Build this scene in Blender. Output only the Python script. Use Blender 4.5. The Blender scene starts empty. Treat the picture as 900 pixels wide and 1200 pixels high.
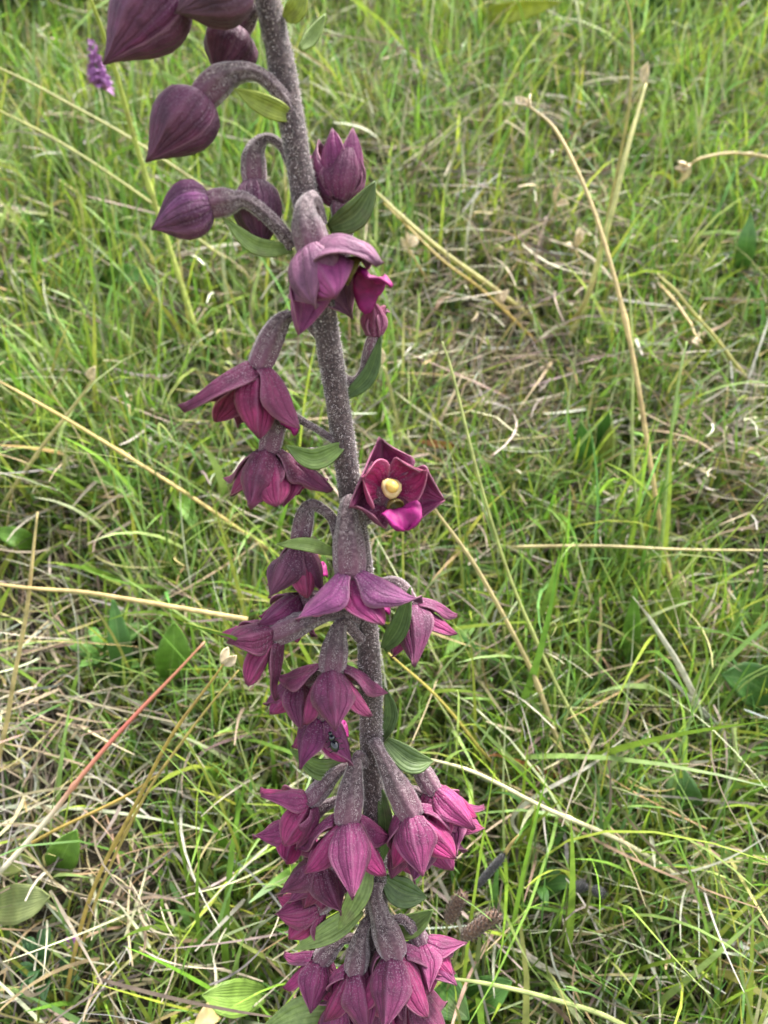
import bpy, math, random
import numpy as np
from mathutils import Vector

SC = bpy.context.scene
COL = SC.collection
rng = np.random.default_rng(11)
random.seed(11)

# ------------------------------------------------------------------ camera
F = 890.0                      # focal length in pixels of the 900 x 1200 photograph
PITCH = math.radians(27.0)
SLOPE = math.radians(30.0)     # the meadow rises away from the camera
TS = math.tan(SLOPE)
CAM = np.array([0.0, 0.0, 0.40 / math.cos(SLOPE)])
RT = np.array([1.0, 0.0, 0.0])
FW = np.array([0.0, math.cos(PITCH), -math.sin(PITCH)])
UP = np.array([0.0, math.sin(PITCH), math.cos(PITCH)])

cam_data = bpy.data.cameras.new('camera')
cam = bpy.data.objects.new('camera', cam_data)
COL.objects.link(cam)
cam.location = CAM
cam.rotation_euler = (math.radians(90) - PITCH, 0, 0)
cam_data.sensor_fit = 'VERTICAL'
cam_data.sensor_height = 36.0
cam_data.lens = 36.0 * F / 1200.0
cam_data.clip_start = 0.01
cam_data.clip_end = 2000.0
cam_data.dof.use_dof = True
cam_data.dof.focus_distance = 0.225
cam_data.dof.aperture_fstop = 15.0
SC.camera = cam

# ------------------------------------------------------------------ sky, sun, exposure (bright overcast)
SUN_EL, SUN_AZ = math.radians(58), math.radians(40)     # azimuth measured from +Y towards +X
world = bpy.data.worlds.new('World')
SC.world = world
world.use_nodes = True
wt = world.node_tree
bg = wt.nodes['Background']
sky = wt.nodes.new('ShaderNodeTexSky')
sky.sky_type = 'NISHITA'
sky.sun_disc = False
sky.sun_elevation = SUN_EL
sky.sun_rotation = SUN_AZ
sky.air_density = 1.0
sky.dust_density = 4.0
hs = wt.nodes.new('ShaderNodeHueSaturation')
hs.inputs['Saturation'].default_value = 0.35             # cloud cover greys the sky
wt.links.new(sky.outputs['Color'], hs.inputs['Color'])
wt.links.new(hs.outputs['Color'], bg.inputs['Color'])
bg.inputs['Strength'].default_value = 0.09

sun_d = bpy.data.lights.new('sun', 'SUN')
sun_d.energy = 1.5
sun_d.angle = math.radians(18)
sun_d.color = (1.0, 0.965, 0.91)
sun = bpy.data.objects.new('sun', sun_d)
COL.objects.link(sun)
sd = Vector((math.sin(SUN_AZ) * math.cos(SUN_EL), math.cos(SUN_AZ) * math.cos(SUN_EL), math.sin(SUN_EL)))
sun.rotation_euler = sd.to_track_quat('Z', 'Y').to_euler()
sun.location = (0, 0, 5)

SC.view_settings.view_transform = 'Standard'
SC.view_settings.look = 'None'
SC.view_settings.gamma = 1.0
SC.view_settings.exposure = 2.65
SC.render.engine = 'CYCLES'
SC.cycles.use_denoising = True
SC.cycles.max_bounces = 8
SC.cycles.diffuse_bounces = 4
SC.cycles.transmission_bounces = 4

# ------------------------------------------------------------------ helpers
def unproj(px, py, depth):
    return CAM + depth * (FW + (px - 450.0) / F * RT - (py - 600.0) / F * UP)

def gz(x, y):
    """height of the meadow"""
    x = np.asarray(x, float); y = np.asarray(y, float)
    h = np.where(y < 9, y * TS, 9 * TS + (1 - np.exp(-(np.maximum(y, 9) - 9) / 6.0)) * 6.0 * TS)
    h = np.where(y < -4, -4 * TS - (1 - np.exp((np.minimum(y, -4) + 4) / 6.0)) * 6.0 * TS, h)
    b = 0.006 * np.sin(x * 23 + 1.3) * np.sin(y * 19 + .4) + 0.004 * np.sin(x * 51 + y * 37)
    big = np.clip((np.hypot(x, y) - 1.5) / 6, 0, 1)
    return h + b + big * (0.10 * np.sin(x * .9 + 1) * np.sin(y * .7) + .3 * np.sin(x * .13))

def ghit(px, py, h=0.0):
    """where the sight line of a pixel passes h above the slope"""
    d = FW + (px - 450.0) / F * RT - (py - 600.0) / F * UP
    t = (h / math.cos(SLOPE) + TS * CAM[1] - CAM[2]) / (d[2] - TS * d[1])
    return CAM + t * d

def new_mesh(name, V, faces, uv=None, col=None, smooth=True):
    """faces: array (n,4) or (n,3) or list"""
    me = bpy.data.meshes.new(name)
    V = np.asarray(V, np.float32)
    if isinstance(faces, np.ndarray):
        k = faces.shape[1]; n = len(faces)
        me.vertices.add(len(V)); me.vertices.foreach_set('co', V.ravel())
        me.loops.add(n * k); me.loops.foreach_set('vertex_index', faces.astype(np.int32).ravel())
        me.polygons.add(n)
        me.polygons.foreach_set('loop_start', np.arange(0, n * k, k, dtype=np.int32))
        me.update(calc_edges=True)
    else:
        me.from_pydata([tuple(map(float, v)) for v in V], [], [tuple(int(i) for i in f) for f in faces])
    if smooth:
        me.polygons.foreach_set('use_smooth', np.ones(len(me.polygons), bool))
    if uv is not None:
        lay = me.uv_layers.new(name='UVMap')
        li = np.zeros(len(me.loops), np.int32); me.loops.foreach_get('vertex_index', li)
        lay.data.foreach_set('uv', np.asarray(uv, np.float32)[li].ravel())
    if col is not None:
        a = me.color_attributes.new('col', 'FLOAT_COLOR', 'POINT')
        c = np.ones((len(V), 4), np.float32); c[:, :3] = col
        a.data.foreach_set('color', c.ravel())
    me.update()
    return me

def add(name, me, mat, parent=None, color=None, **props):
    o = bpy.data.objects.new(name, me)
    COL.objects.link(o)
    if mat is not None and not me.materials:
        me.materials.append(mat)
    if parent is not None:
        o.parent = parent
        if parent.get('_base') is not None:
            pass
    if color is not None:
        o.color = (*color, 1)
    for k, v in props.items():
        o[k] = v
    return o

def empty(name, loc, label, cat, group=None):
    """an Empty at the base of a thing; parts keep world coordinates through the inverse matrix"""
    o = bpy.data.objects.new(name, None)
    COL.objects.link(o)
    o.empty_display_size = 0.01
    o.location = [float(v) for v in loc]
    o['label'] = label; o['category'] = cat
    if group: o['group'] = group
    return o

def child(name, V, faces, mat, root, uv=None, col=None, color=None, smooth=True, thick=None, local_of=None, **props):
    """part whose vertices are given in world coordinates; root is an Empty without rotation or scale"""
    org = np.array(local_of if local_of is not None else (root.location if root is not None else (0, 0, 0)), float)
    me = new_mesh(name, np.asarray(V, float) - org, faces, uv, col, smooth)
    o = add(name, me, mat, root, color, **props)
    if thick:
        m = o.modifiers.new('thickness', 'SOLIDIFY'); m.thickness = thick; m.offset = 0
    return o

def norm(v):
    v = np.asarray(v, float)
    return v / max(np.linalg.norm(v), 1e-12)

def spline(P, n):
    """Catmull-Rom through the points P"""
    P = np.asarray(P, float)
    if len(P) == 2:
        t = np.linspace(0, 1, n)[:, None]
        return P[0] * (1 - t) + P[1] * t
    Q = np.vstack([2 * P[0] - P[1], P, 2 * P[-1] - P[-2]])
    seg = len(P) - 1
    out = []
    for t in np.linspace(0, seg, n):
        i = min(int(t), seg - 1); u = t - i
        a, b, c, d = Q[i], Q[i + 1], Q[i + 2], Q[i + 3]
        out.append(.5 * ((2 * b) + (c - a) * u + (2 * a - 5 * b + 4 * c - d) * u * u + (3 * b - a - 3 * c + d) * u ** 3))
    return np.array(out)

def frames(C):
    T = np.gradient(C, axis=0)
    T /= np.linalg.norm(T, axis=1)[:, None]
    ref = np.array([0.3, -1, .2]); ref = norm(ref - T[0] * ref.dot(T[0]))
    N = [ref]
    for i in range(1, len(C)):
        v = N[-1] - T[i] * N[-1].dot(T[i])
        N.append(norm(v))
    N = np.array(N)
    return T, N, np.cross(T, N)

def tube(C, R, k=12, rib=0.0, nrib=6, cap=True):
    """quads of a tube; returns V, F, UV, normals"""
    C = np.asarray(C, float); n = len(C)
    R = np.broadcast_to(np.asarray(R, float), (n,))
    T, N, B = frames(C)
    a = np.linspace(0, 2 * np.pi, k, endpoint=False)
    rr = R[:, None] * (1 + rib * np.cos(nrib * a)[None, :])
    D = N[:, None, :] * np.cos(a)[None, :, None] + B[:, None, :] * np.sin(a)[None, :, None]
    V = (C[:, None, :] + rr[..., None] * D).reshape(-1, 3)
    UV = np.stack(np.meshgrid(np.linspace(0, 1, n), a / (2 * np.pi), indexing='ij'), -1).reshape(-1, 2)
    Fc = []
    for i in range(n - 1):
        for j in range(k):
            j2 = (j + 1) % k
            Fc.append((i * k + j, i * k + j2, (i + 1) * k + j2, (i + 1) * k + j))
    nv = len(V)
    if cap:
        V = np.vstack([V, C[0], C[-1]]); UV = np.vstack([UV, [0, 0], [1, 0]])
        Fl = [tuple(f) for f in Fc]
        for j in range(k):
            j2 = (j + 1) % k
            Fl.append((nv, j2, j)); Fl.append((nv + 1, (n - 1) * k + j, (n - 1) * k + j2))
        return V, Fl, UV, D.reshape(-1, 3)
    return V, np.array(Fc), UV, D.reshape(-1, 3)

def grid_faces(nu, nv):
    i, j = np.meshgrid(np.arange(nu - 1), np.arange(nv - 1), indexing='ij')
    a = (i * nv + j).ravel()
    return np.stack([a, a + nv, a + nv + 1, a + 1], 1)

def hairs(P, N, n, length, width, rs, lean=.5, w_bias=None):
    """n spiky hairs on surface points P with normals N -> one triangle mesh"""
    idx = rs.integers(0, len(P), n)
    p = P[idx]; d = N[idx] + rs.normal(0, lean, (n, 3)); d /= np.linalg.norm(d, axis=1)[:, None]
    s = np.cross(d, rs.normal(0, 1, (n, 3))); s /= np.linalg.norm(s, axis=1)[:, None]
    L = length * rs.uniform(.4, 1.2, n)[:, None]; W = width * rs.uniform(.6, 1.3, n)[:, None]
    V = np.stack([p - s * W, p + s * W, p + d * L], 1).reshape(-1, 3)
    return V, np.arange(n * 3).reshape(-1, 3)

def surf_samples(C, R, n, rs):
    """random points on a tube of centreline C and radius R"""
    T, N, B = frames(C)
    seg = np.linalg.norm(np.diff(C, axis=0), axis=1)
    w = seg * (R[1:] + R[:-1]); w = w / w.sum()
    i = rs.choice(len(seg), n, p=w); t = rs.random(n)[:, None]
    a = rs.uniform(0, 2 * np.pi, n)[:, None]
    c = C[i] * (1 - t) + C[i + 1] * t
    r = R[i][:, None] * (1 - t) + R[i + 1][:, None] * t
    d = N[i] * np.cos(a) + B[i] * np.sin(a)
    return c + d * r * .97, d

# ------------------------------------------------------------------ materials
def mat(name):
    m = bpy.data.materials.new(name); m.use_nodes = True
    return m, m.node_tree, m.node_tree.nodes['Principled BSDF'], m.node_tree.nodes['Material Output']

def nd(t, kind, **inp):
    n = t.nodes.new(kind)
    for k, v in inp.items():
        key = k.replace('_', ' ')
        if key in n.inputs: n.inputs[key].default_value = v
        else: setattr(n, k, v)
    return n

def mixrgb(t, mode, a, b, fac):
    n = t.nodes.new('ShaderNodeMix'); n.data_type = 'RGBA'; n.blend_type = mode
    for sock, v in ((n.inputs[6], a), (n.inputs[7], b), (n.inputs[0], fac)):
        if hasattr(v, 'is_output') or isinstance(v, bpy.types.NodeSocket): t.links.new(v, sock)
        else: sock.default_value = v
    return n.outputs[2]

def math_n(t, op, a, b=0.0, clamp=False):
    n = t.nodes.new('ShaderNodeMath'); n.operation = op; n.use_clamp = clamp
    for sock, v in ((n.inputs[0], a), (n.inputs[1], b)):
        if isinstance(v, bpy.types.NodeSocket): t.links.new(v, sock)
        else: sock.default_value = v
    return n.outputs[0]

def ramp(t, fac, stops):
    n = t.nodes.new('ShaderNodeValToRGB')
    el = n.color_ramp.elements
    while len(el) < len(stops): el.new(.5)
    for e, (p, c) in zip(el, stops):
        e.position = p; e.color = (*c, 1) if len(c) == 3 else c
    t.links.new(fac, n.inputs[0])
    return n.outputs[0]

def add_translucent(t, bsdf, out, color_socket, fac):
    tr = t.nodes.new('ShaderNodeBsdfTranslucent')
    t.links.new(color_socket, tr.inputs['Color'])
    mx = t.nodes.new('ShaderNodeMixShader'); mx.inputs[0].default_value = fac
    t.links.new(bsdf.outputs[0], mx.inputs[1]); t.links.new(tr.outputs[0], mx.inputs[2])
    t.links.new(mx.outputs[0], out.inputs['Surface'])

def m_tepal():
    m, t, b, out = mat('tepal')
    oi = nd(t, 'ShaderNodeObjectInfo')
    uv = nd(t, 'ShaderNodeUVMap'); sep = nd(t, 'ShaderNodeSeparateXYZ'); t.links.new(uv.outputs[0], sep.inputs[0])
    u, v = sep.outputs[0], sep.outputs[1]
    tc = nd(t, 'ShaderNodeTexCoord')
    n1 = nd(t, 'ShaderNodeTexNoise', Scale=260.0, Detail=3.0); t.links.new(tc.outputs['Object'], n1.inputs['Vector'])
    n2 = nd(t, 'ShaderNodeTexNoise', Scale=2600.0, Detail=2.0); t.links.new(tc.outputs['Object'], n2.inputs['Vector'])
    # veins: lines of constant v, wandering a little
    wob = math_n(t, 'MULTIPLY', math_n(t, 'SUBTRACT', n1.outputs[0], .5), .12)
    vv = math_n(t, 'ADD', v, wob)
    s = math_n(t, 'SINE', math_n(t, 'MULTIPLY', vv, math.pi * 7))
    vein = math_n(t, 'MULTIPLY', math_n(t, 'POWER', math_n(t, 'ABSOLUTE', s), 8.0), math_n(t, 'MULTIPLY', n1.outputs[0], 1.3))
    mid = math_n(t, 'SUBTRACT', 1.0, math_n(t, 'MULTIPLY', math_n(t, 'ABSOLUTE', math_n(t, 'SUBTRACT', vv, .5)), 16.0), True)
    c = mixrgb(t, 'MULTIPLY', oi.outputs['Color'], ramp(t, n1.outputs[0], [(.3, (.6, .55, .62)), (.7, (1.4, 1.35, 1.35))]), 1.0)
    c = mixrgb(t, 'MULTIPLY', c, (.5, .45, .55, 1), math_n(t, 'MULTIPLY', vein, .55))
    c = mixrgb(t, 'MIX', c, (.34, .13, .22, 1), math_n(t, 'MULTIPLY', mid, .30))
    # mealy hairs near the base
    base = math_n(t, 'SUBTRACT', 1.0, math_n(t, 'MULTIPLY', u, 1.5), True)
    sp = math_n(t, 'GREATER_THAN', n2.outputs[0], .60)
    c = mixrgb(t, 'MIX', c, (.42, .30, .36, 1), math_n(t, 'MULTIPLY', math_n(t, 'ADD', math_n(t, 'MULTIPLY', base, .5), .03), sp))
    # paler rim
    rim = math_n(t, 'POWER', math_n(t, 'MULTIPLY', math_n(t, 'ABSOLUTE', math_n(t, 'SUBTRACT', v, .5)), 2.0), 14.0)
    c = mixrgb(t, 'MIX', c, (.42, .20, .27, 1), math_n(t, 'MULTIPLY', rim, .45))
    tipf = math_n(t, 'MULTIPLY', math_n(t, 'SUBTRACT', u, .88), 6.0, True)
    c = mixrgb(t, 'MIX', c, (.10, .045, .03, 1), math_n(t, 'MULTIPLY', tipf, n1.outputs[0]))
    t.links.new(c, b.inputs['Base Color'])
    b.inputs['Roughness'].default_value = .58
    b.inputs['Specular IOR Level'].default_value = .35
    b.inputs['Sheen Weight'].default_value = .10
    b.inputs['Sheen Roughness'].default_value = .4
    b.inputs['Sheen Tint'].default_value = (.8, .65, .75, 1)
    hgt = math_n(t, 'ADD', math_n(t, 'MULTIPLY', vein, -.6), math_n(t, 'ADD', mid, math_n(t, 'MULTIPLY', n2.outputs[0], .5)))
    bp = nd(t, 'ShaderNodeBump', Strength=.8, Distance=.0006); t.links.new(hgt, bp.inputs['Height'])
    t.links.new(bp.outputs[0], b.inputs['Normal'])
    add_translucent(t, b, out, c, .18)
    return m

def m_skin(name, c1, c2, c3, scale, bump=.6, end=None):
    """mottled stem / ovary skin"""
    m, t, b, out = mat(name)
    tc = nd(t, 'ShaderNodeTexCoord')
    n1 = nd(t, 'ShaderNodeTexNoise', Scale=scale, Detail=4.0, Roughness=.7); t.links.new(tc.outputs['Object'], n1.inputs['Vector'])
    n2 = nd(t, 'ShaderNodeTexNoise', Scale=scale * .12, Detail=2.0); t.links.new(tc.outputs['Object'], n2.inputs['Vector'])
    c = ramp(t, n1.outputs[0], [(.36, c1), (.5, c2), (.66, c3)])
    c = mixrgb(t, 'MULTIPLY', c, ramp(t, n2.outputs[0], [(.35, (.75, .7, .75)), (.7, (1.2, 1.2, 1.15))]), 1.0)
    if end:
        uv = nd(t, 'ShaderNodeUVMap'); sep = nd(t, 'ShaderNodeSeparateXYZ'); t.links.new(uv.outputs[0], sep.inputs[0])
        c = mixrgb(t, 'MIX', c, (*end, 1), math_n(t, 'MULTIPLY', math_n(t, 'SUBTRACT', sep.outputs[0], .72), 3.0, True))
    t.links.new(c, b.inputs['Base Color'])
    b.inputs['Roughness'].default_value = .7
    b.inputs['Sheen Weight'].default_value = .3
    bp = nd(t, 'ShaderNodeBump', Strength=bump, Distance=.0006); t.links.new(n1.outputs[0], bp.inputs['Height'])
    t.links.new(bp.outputs[0], b.inputs['Normal'])
    return m

def m_plain(name, c, rough=.6, trans=0.0, scale=400.0, var=.25, spec=.4):
    m, t, b, out = mat(name)
    tc = nd(t, 'ShaderNodeTexCoord')
    n1 = nd(t, 'ShaderNodeTexNoise', Scale=scale, Detail=3.0); t.links.new(tc.outputs['Object'], n1.inputs['Vector'])
    cc = mixrgb(t, 'MULTIPLY', (*c, 1), ramp(t, n1.outputs[0], [(.3, (1 - var,) * 3), (.7, (1 + var,) * 3)]), 1.0)
    t.links.new(cc, b.inputs['Base Color'])
    b.inputs['Roughness'].default_value = rough
    b.inputs['Specular IOR Level'].default_value = spec
    if trans: add_translucent(t, b, out, cc, trans)
    return m

def m_objcol(name, rough=.55, trans=.2, veins=7, scale=300.0, blot=(.2, .12, .04), blot_amt=.25):
    """broad leaves, bracts and stalks tinted by the object's own colour, with length-wise veins"""
    m, t, b, out = mat(name)
    oi = nd(t, 'ShaderNodeObjectInfo')
    uv = nd(t, 'ShaderNodeUVMap'); sep = nd(t, 'ShaderNodeSeparateXYZ'); t.links.new(uv.outputs[0], sep.inputs[0])
    tc = nd(t, 'ShaderNodeTexCoord')
    n1 = nd(t, 'ShaderNodeTexNoise', Scale=scale, Detail=4.0); t.links.new(tc.outputs['Object'], n1.inputs['Vector'])
    n3 = nd(t, 'ShaderNodeTexNoise', Scale=scale * .3, Detail=3.0); t.links.new(tc.outputs['Object'], n3.inputs['Vector'])
    s = math_n(t, 'SINE', math_n(t, 'MULTIPLY', sep.outputs[1], 2 * math.pi * veins))
    vein = math_n(t, 'POWER', math_n(t, 'ABSOLUTE', s), 5.0)
    mid = math_n(t, 'SUBTRACT', 1.0, math_n(t, 'MULTIPLY', math_n(t, 'ABSOLUTE', math_n(t, 'SUBTRACT', sep.outputs[1], .5)), 18.0), True)
    c = mixrgb(t, 'MULTIPLY', oi.outputs['Color'], ramp(t, n1.outputs[0], [(.3, (.72, .74, .7)), (.7, (1.25, 1.22, 1.2))]), 1.0)
    c = mixrgb(t, 'MULTIPLY', c, (.72, .76, .7, 1), math_n(t, 'MULTIPLY', vein, .5))
    c = mixrgb(t, 'MIX', c, mixrgb(t, 'ADD', c, (.06, .07, .03, 1), 1.0), mid)
    bl = ramp(t, n3.outputs[0], [(.58, (0, 0, 0)), (.72, (1, 1, 1))])
    c = mixrgb(t, 'MIX', c, (*blot, 1), math_n(t, 'MULTIPLY', bl, blot_amt))
    t.links.new(c, b.inputs['Base Color'])
    b.inputs['Roughness'].default_value = rough
    hgt = math_n(t, 'ADD', math_n(t, 'MULTIPLY', vein, -.5), math_n(t, 'ADD', math_n(t, 'MULTIPLY', mid, -.8), n1.outputs[0]))
    bp = nd(t, 'ShaderNodeBump', Strength=.45, Distance=.0006); t.links.new(hgt, bp.inputs['Height'])
    t.links.new(bp.outputs[0], b.inputs['Normal'])
    if trans: add_translucent(t, b, out, c, trans)
    return m

def m_grass(name, trans=.3, rough=.5):
    """colour of each blade comes from the 'col' attribute"""
    m, t, b, out = mat(name)
    at = nd(t, 'ShaderNodeAttribute', attribute_name='col')
    tc = nd(t, 'ShaderNodeTexCoord')
    n1 = nd(t, 'ShaderNodeTexNoise', Scale=180.0, Detail=3.0); t.links.new(tc.outputs['Object'], n1.inputs['Vector'])
    c = mixrgb(t, 'MULTIPLY', at.outputs['Color'], ramp(t, n1.outputs[0], [(.3, (.75, .75, .72)), (.7, (1.2, 1.2, 1.15))]), 1.0)
    t.links.new(c, b.inputs['Base Color'])
    b.inputs['Roughness'].default_value = rough
    b.inputs['Specular IOR Level'].default_value = .35
    add_translucent(t, b, out, c, trans)
    return m

def m_ground():
    m, t, b, out = mat('soil')
    tc = nd(t, 'ShaderNodeTexCoord')
    n1 = nd(t, 'ShaderNodeTexNoise', Scale=18.0, Detail=6.0, Roughness=.65); t.links.new(tc.outputs['Object'], n1.inputs['Vector'])
    n2 = nd(t, 'ShaderNodeTexNoise', Scale=220.0, Detail=5.0, Roughness=.7); t.links.new(tc.outputs['Object'], n2.inputs['Vector'])
    c = ramp(t, n1.outputs[0], [(.35, (.030, .022, .012)), (.5, (.045, .035, .018)), (.62, (.05, .055, .018)), (.75, (.075, .05, .022))])
    c = mixrgb(t, 'MULTIPLY', c, ramp(t, n2.outputs[0], [(.3, (.4, .4, .4)), (.7, (1.6, 1.6, 1.5))]), 1.0)
    # far from the near patch the sheet takes the colour of the sward it carries
    sep = nd(t, 'ShaderNodeSeparateXYZ'); t.links.new(tc.outputs['Object'], sep.inputs[0])
    ln = nd(t, 'ShaderNodeVectorMath', operation='LENGTH'); t.links.new(tc.outputs['Object'], ln.inputs[0])
    far = math_n(t, 'DIVIDE', math_n(t, 'SUBTRACT', ln.outputs['Value'], 3.0), 2.0, True)
    sw = ramp(t, n1.outputs[0], [(.35, (.06, .10, .025)), (.55, (.11, .15, .04)), (.7, (.17, .16, .07))])
    c = mixrgb(t, 'MIX', c, sw, far)
    t.links.new(c, b.inputs['Base Color'])
    b.inputs['Roughness'].default_value = .95
    bp = nd(t, 'ShaderNodeBump', Strength=1.0, Distance=.004); t.links.new(n2.outputs[0], bp.inputs['Height'])
    t.links.new(bp.outputs[0], b.inputs['Normal'])
    return m

M_TEPAL = m_tepal()
M_STEM = m_skin('stem_skin', (.020, .009, .012), (.055, .027, .030), (.15, .105, .105), 1300.0)
M_OVARY = m_skin('ovary_skin', (.035, .014, .022), (.085, .045, .055), (.21, .155, .165), 1000.0, end=(.17, .045, .095))
M_HAIR = m_plain('pale_hair', (.62, .54, .54), .8, 0, 300, .3)
M_LIP = m_plain('magenta_lip', (.24, .006, .12), .6, .15, 500, .3)
M_HYPO = m_plain('lip_cup', (.16, .12, .03), .4, .1, 500, .4)
M_COLUMN = m_plain('column_yellow', (.58, .42, .20), .5, .1, 500, .2)
M_ANTHER = m_plain('anther_yellow', (.70, .47, .11), .5, .05, 500, .15)
M_BRACT = m_objcol('bract_green', .5, .2, 3, 500.0, (.12, .05, .06), .5)
M_LEAF = m_objcol('broad_leaf', .5, .25, 6, 160.0, (.2, .1, .04), .3)
M_STALK = m_objcol('dry_stalk', .55, .1, 3, 220.0, (.22, .13, .05), .5)
M_GRASS = m_grass('grass_blade', .32, .45)
M_STRAW = m_grass('dead_straw', .15, .65)
M_GROUND = m_ground()
def m_redstalk():
    m, t, b, out = mat('red_stalk')
    uv = nd(t, 'ShaderNodeUVMap'); sep = nd(t, 'ShaderNodeSeparateXYZ'); t.links.new(uv.outputs[0], sep.inputs[0])
    c = ramp(t, sep.outputs[0], [(.0, (.55, .48, .36)), (.22, (.55, .48, .34)), (.42, (.50, .22, .14)), (.7, (.38, .10, .075)), (1.0, (.36, .17, .09))])
    t.links.new(c, b.inputs['Base Color']); b.inputs['Roughness'].default_value = .5
    return m
M_REDSTALK = m_redstalk()
M_HEAD = m_skin('seed_head_brown', (.03, .015, .01), (.10, .05, .03), (.24, .14, .08), 1200.0)
M_CHAR = m_skin('dark_spike', (.008, .008, .009), (.018, .017, .018), (.05, .045, .045), 1500.0)
M_HUSK = m_plain('pale_husk', (.66, .54, .36), .6, .2, 500, .3)
M_BEETLE = m_plain('beetle_shell', (.006, .008, .014), .12, 0, 800, .3, .8)
M_PURPLE = m_plain('pale_purple_petal', (.42, .17, .44), .5, .25, 300, .3)

# ------------------------------------------------------------------ ground
def axis_vals(lo, near_lo, near_hi, hi, nn, nf):
    a = near_lo - np.geomspace(.02, near_lo - lo, nf)[::-1]
    b = np.linspace(near_lo, near_hi, nn)
    c = near_hi + np.geomspace(.02, hi - near_hi, nf)
    return np.concatenate([a, b, c])
gx = axis_vals(-600, -1.2, 1.2, 600, 90, 30)
gy = axis_vals(-600, -.5, 2.6, 600, 110, 30)
GX, GY = np.meshgrid(gx, gy, indexing='ij')
GZ = gz(GX, GY)
near = np.exp(-(GX ** 2 + (GY - .6) ** 2) / 4)
GZ = GZ + near * rng.normal(0, .0022, GX.shape)
add('ground', new_mesh('ground', np.stack([GX, GY, GZ], -1).reshape(-1, 3), grid_faces(len(gx), len(gy))), M_GROUND, kind='structure')

# ------------------------------------------------------------------ meadow: patches, then blades
PATCH = []     # centre x, y, radius, lushness, strawiness
def patch(px, py, rpx, lush, straw):
    p = ghit(px, py); d = (p - CAM).dot(FW)
    PATCH.append((p[0], p[1], rpx * d / F, lush, straw))
for a in [(120, 260, 170, 1.0, -.4), (330, 150, 120, .7, -.3), (620, 60, 160, .7, -.4), (830, 60, 170, .9, -.4), (820, 330, 120, .6, -.2),
          (520, 200, 110, .1, .4), (690, 180, 60, -.2, .7), (620, 330, 90, -.1, .8), (590, 430, 70, -.8, .2), (530, 480, 60, -.7, .3),
          (850, 470, 90, -.3, .6), (650, 520, 70, .1, .5), (850, 640, 90, -.5, .8), (720, 720, 120, .9, -.3), (600, 740, 100, .5, .1),
          (860, 800, 80, .7, -.2), (640, 900, 90, -.1, .8), (780, 950, 90, -.1, .7), (560, 860, 80, .6, 0), (620, 1060, 90, .6, -.2), (700, 1130, 100, .2, .6),
          (850, 1100, 90, .7, .1), (60, 720, 100, -.7, .8), (40, 860, 110, -.7, .9), (160, 700, 80, .7, -.2), (140, 830, 90, .5, 0),
          (180, 980, 70, -1.2, .1), (80, 1060, 90, -.3, .6), (140, 1130, 90, -.5, .9), (240, 900, 80, .6, .2), (250, 1080, 70, .3, .3),
          (90, 560, 100, .7, -.2), (180, 420, 110, .2, .5), (40, 400, 80, .1, .4), (240, 600, 90, .4, .2), (300, 820, 60, .4, .3), (40, 60, 80, .6, -.5)]:
    patch(*a)
PATCH = np.array(PATCH)
def field(x, y):
    lush = np.zeros_like(x); st = np.zeros_like(x)
    for (cx, cy, r, l, s) in PATCH:
        g = np.exp(-((x - cx) ** 2 + (y - cy) ** 2 * .6) / (r * r))
        lush += l * g; st += s * g
    n = .35 * np.sin(x * 31 + 2 * np.sin(y * 17)) * np.sin(y * 27 + 1.1) + .25 * np.sin(x * 67 + 3) * np.sin(y * 59 + x * 20)
    return lush + n, st - n * .6

def scatter(n, y0, y1, spread, x_min=.62):
    """random spots on the slope, inside a wedge a good deal wider than the view"""
    y = y0 + (y1 - y0) * rng.random(n) ** .9
    half = np.maximum(x_min, spread * (y + .25))
    t = rng.uniform(-1, 1, n)
    x = np.sign(t) * np.abs(t) ** 1.35 * half
    return x, y

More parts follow.
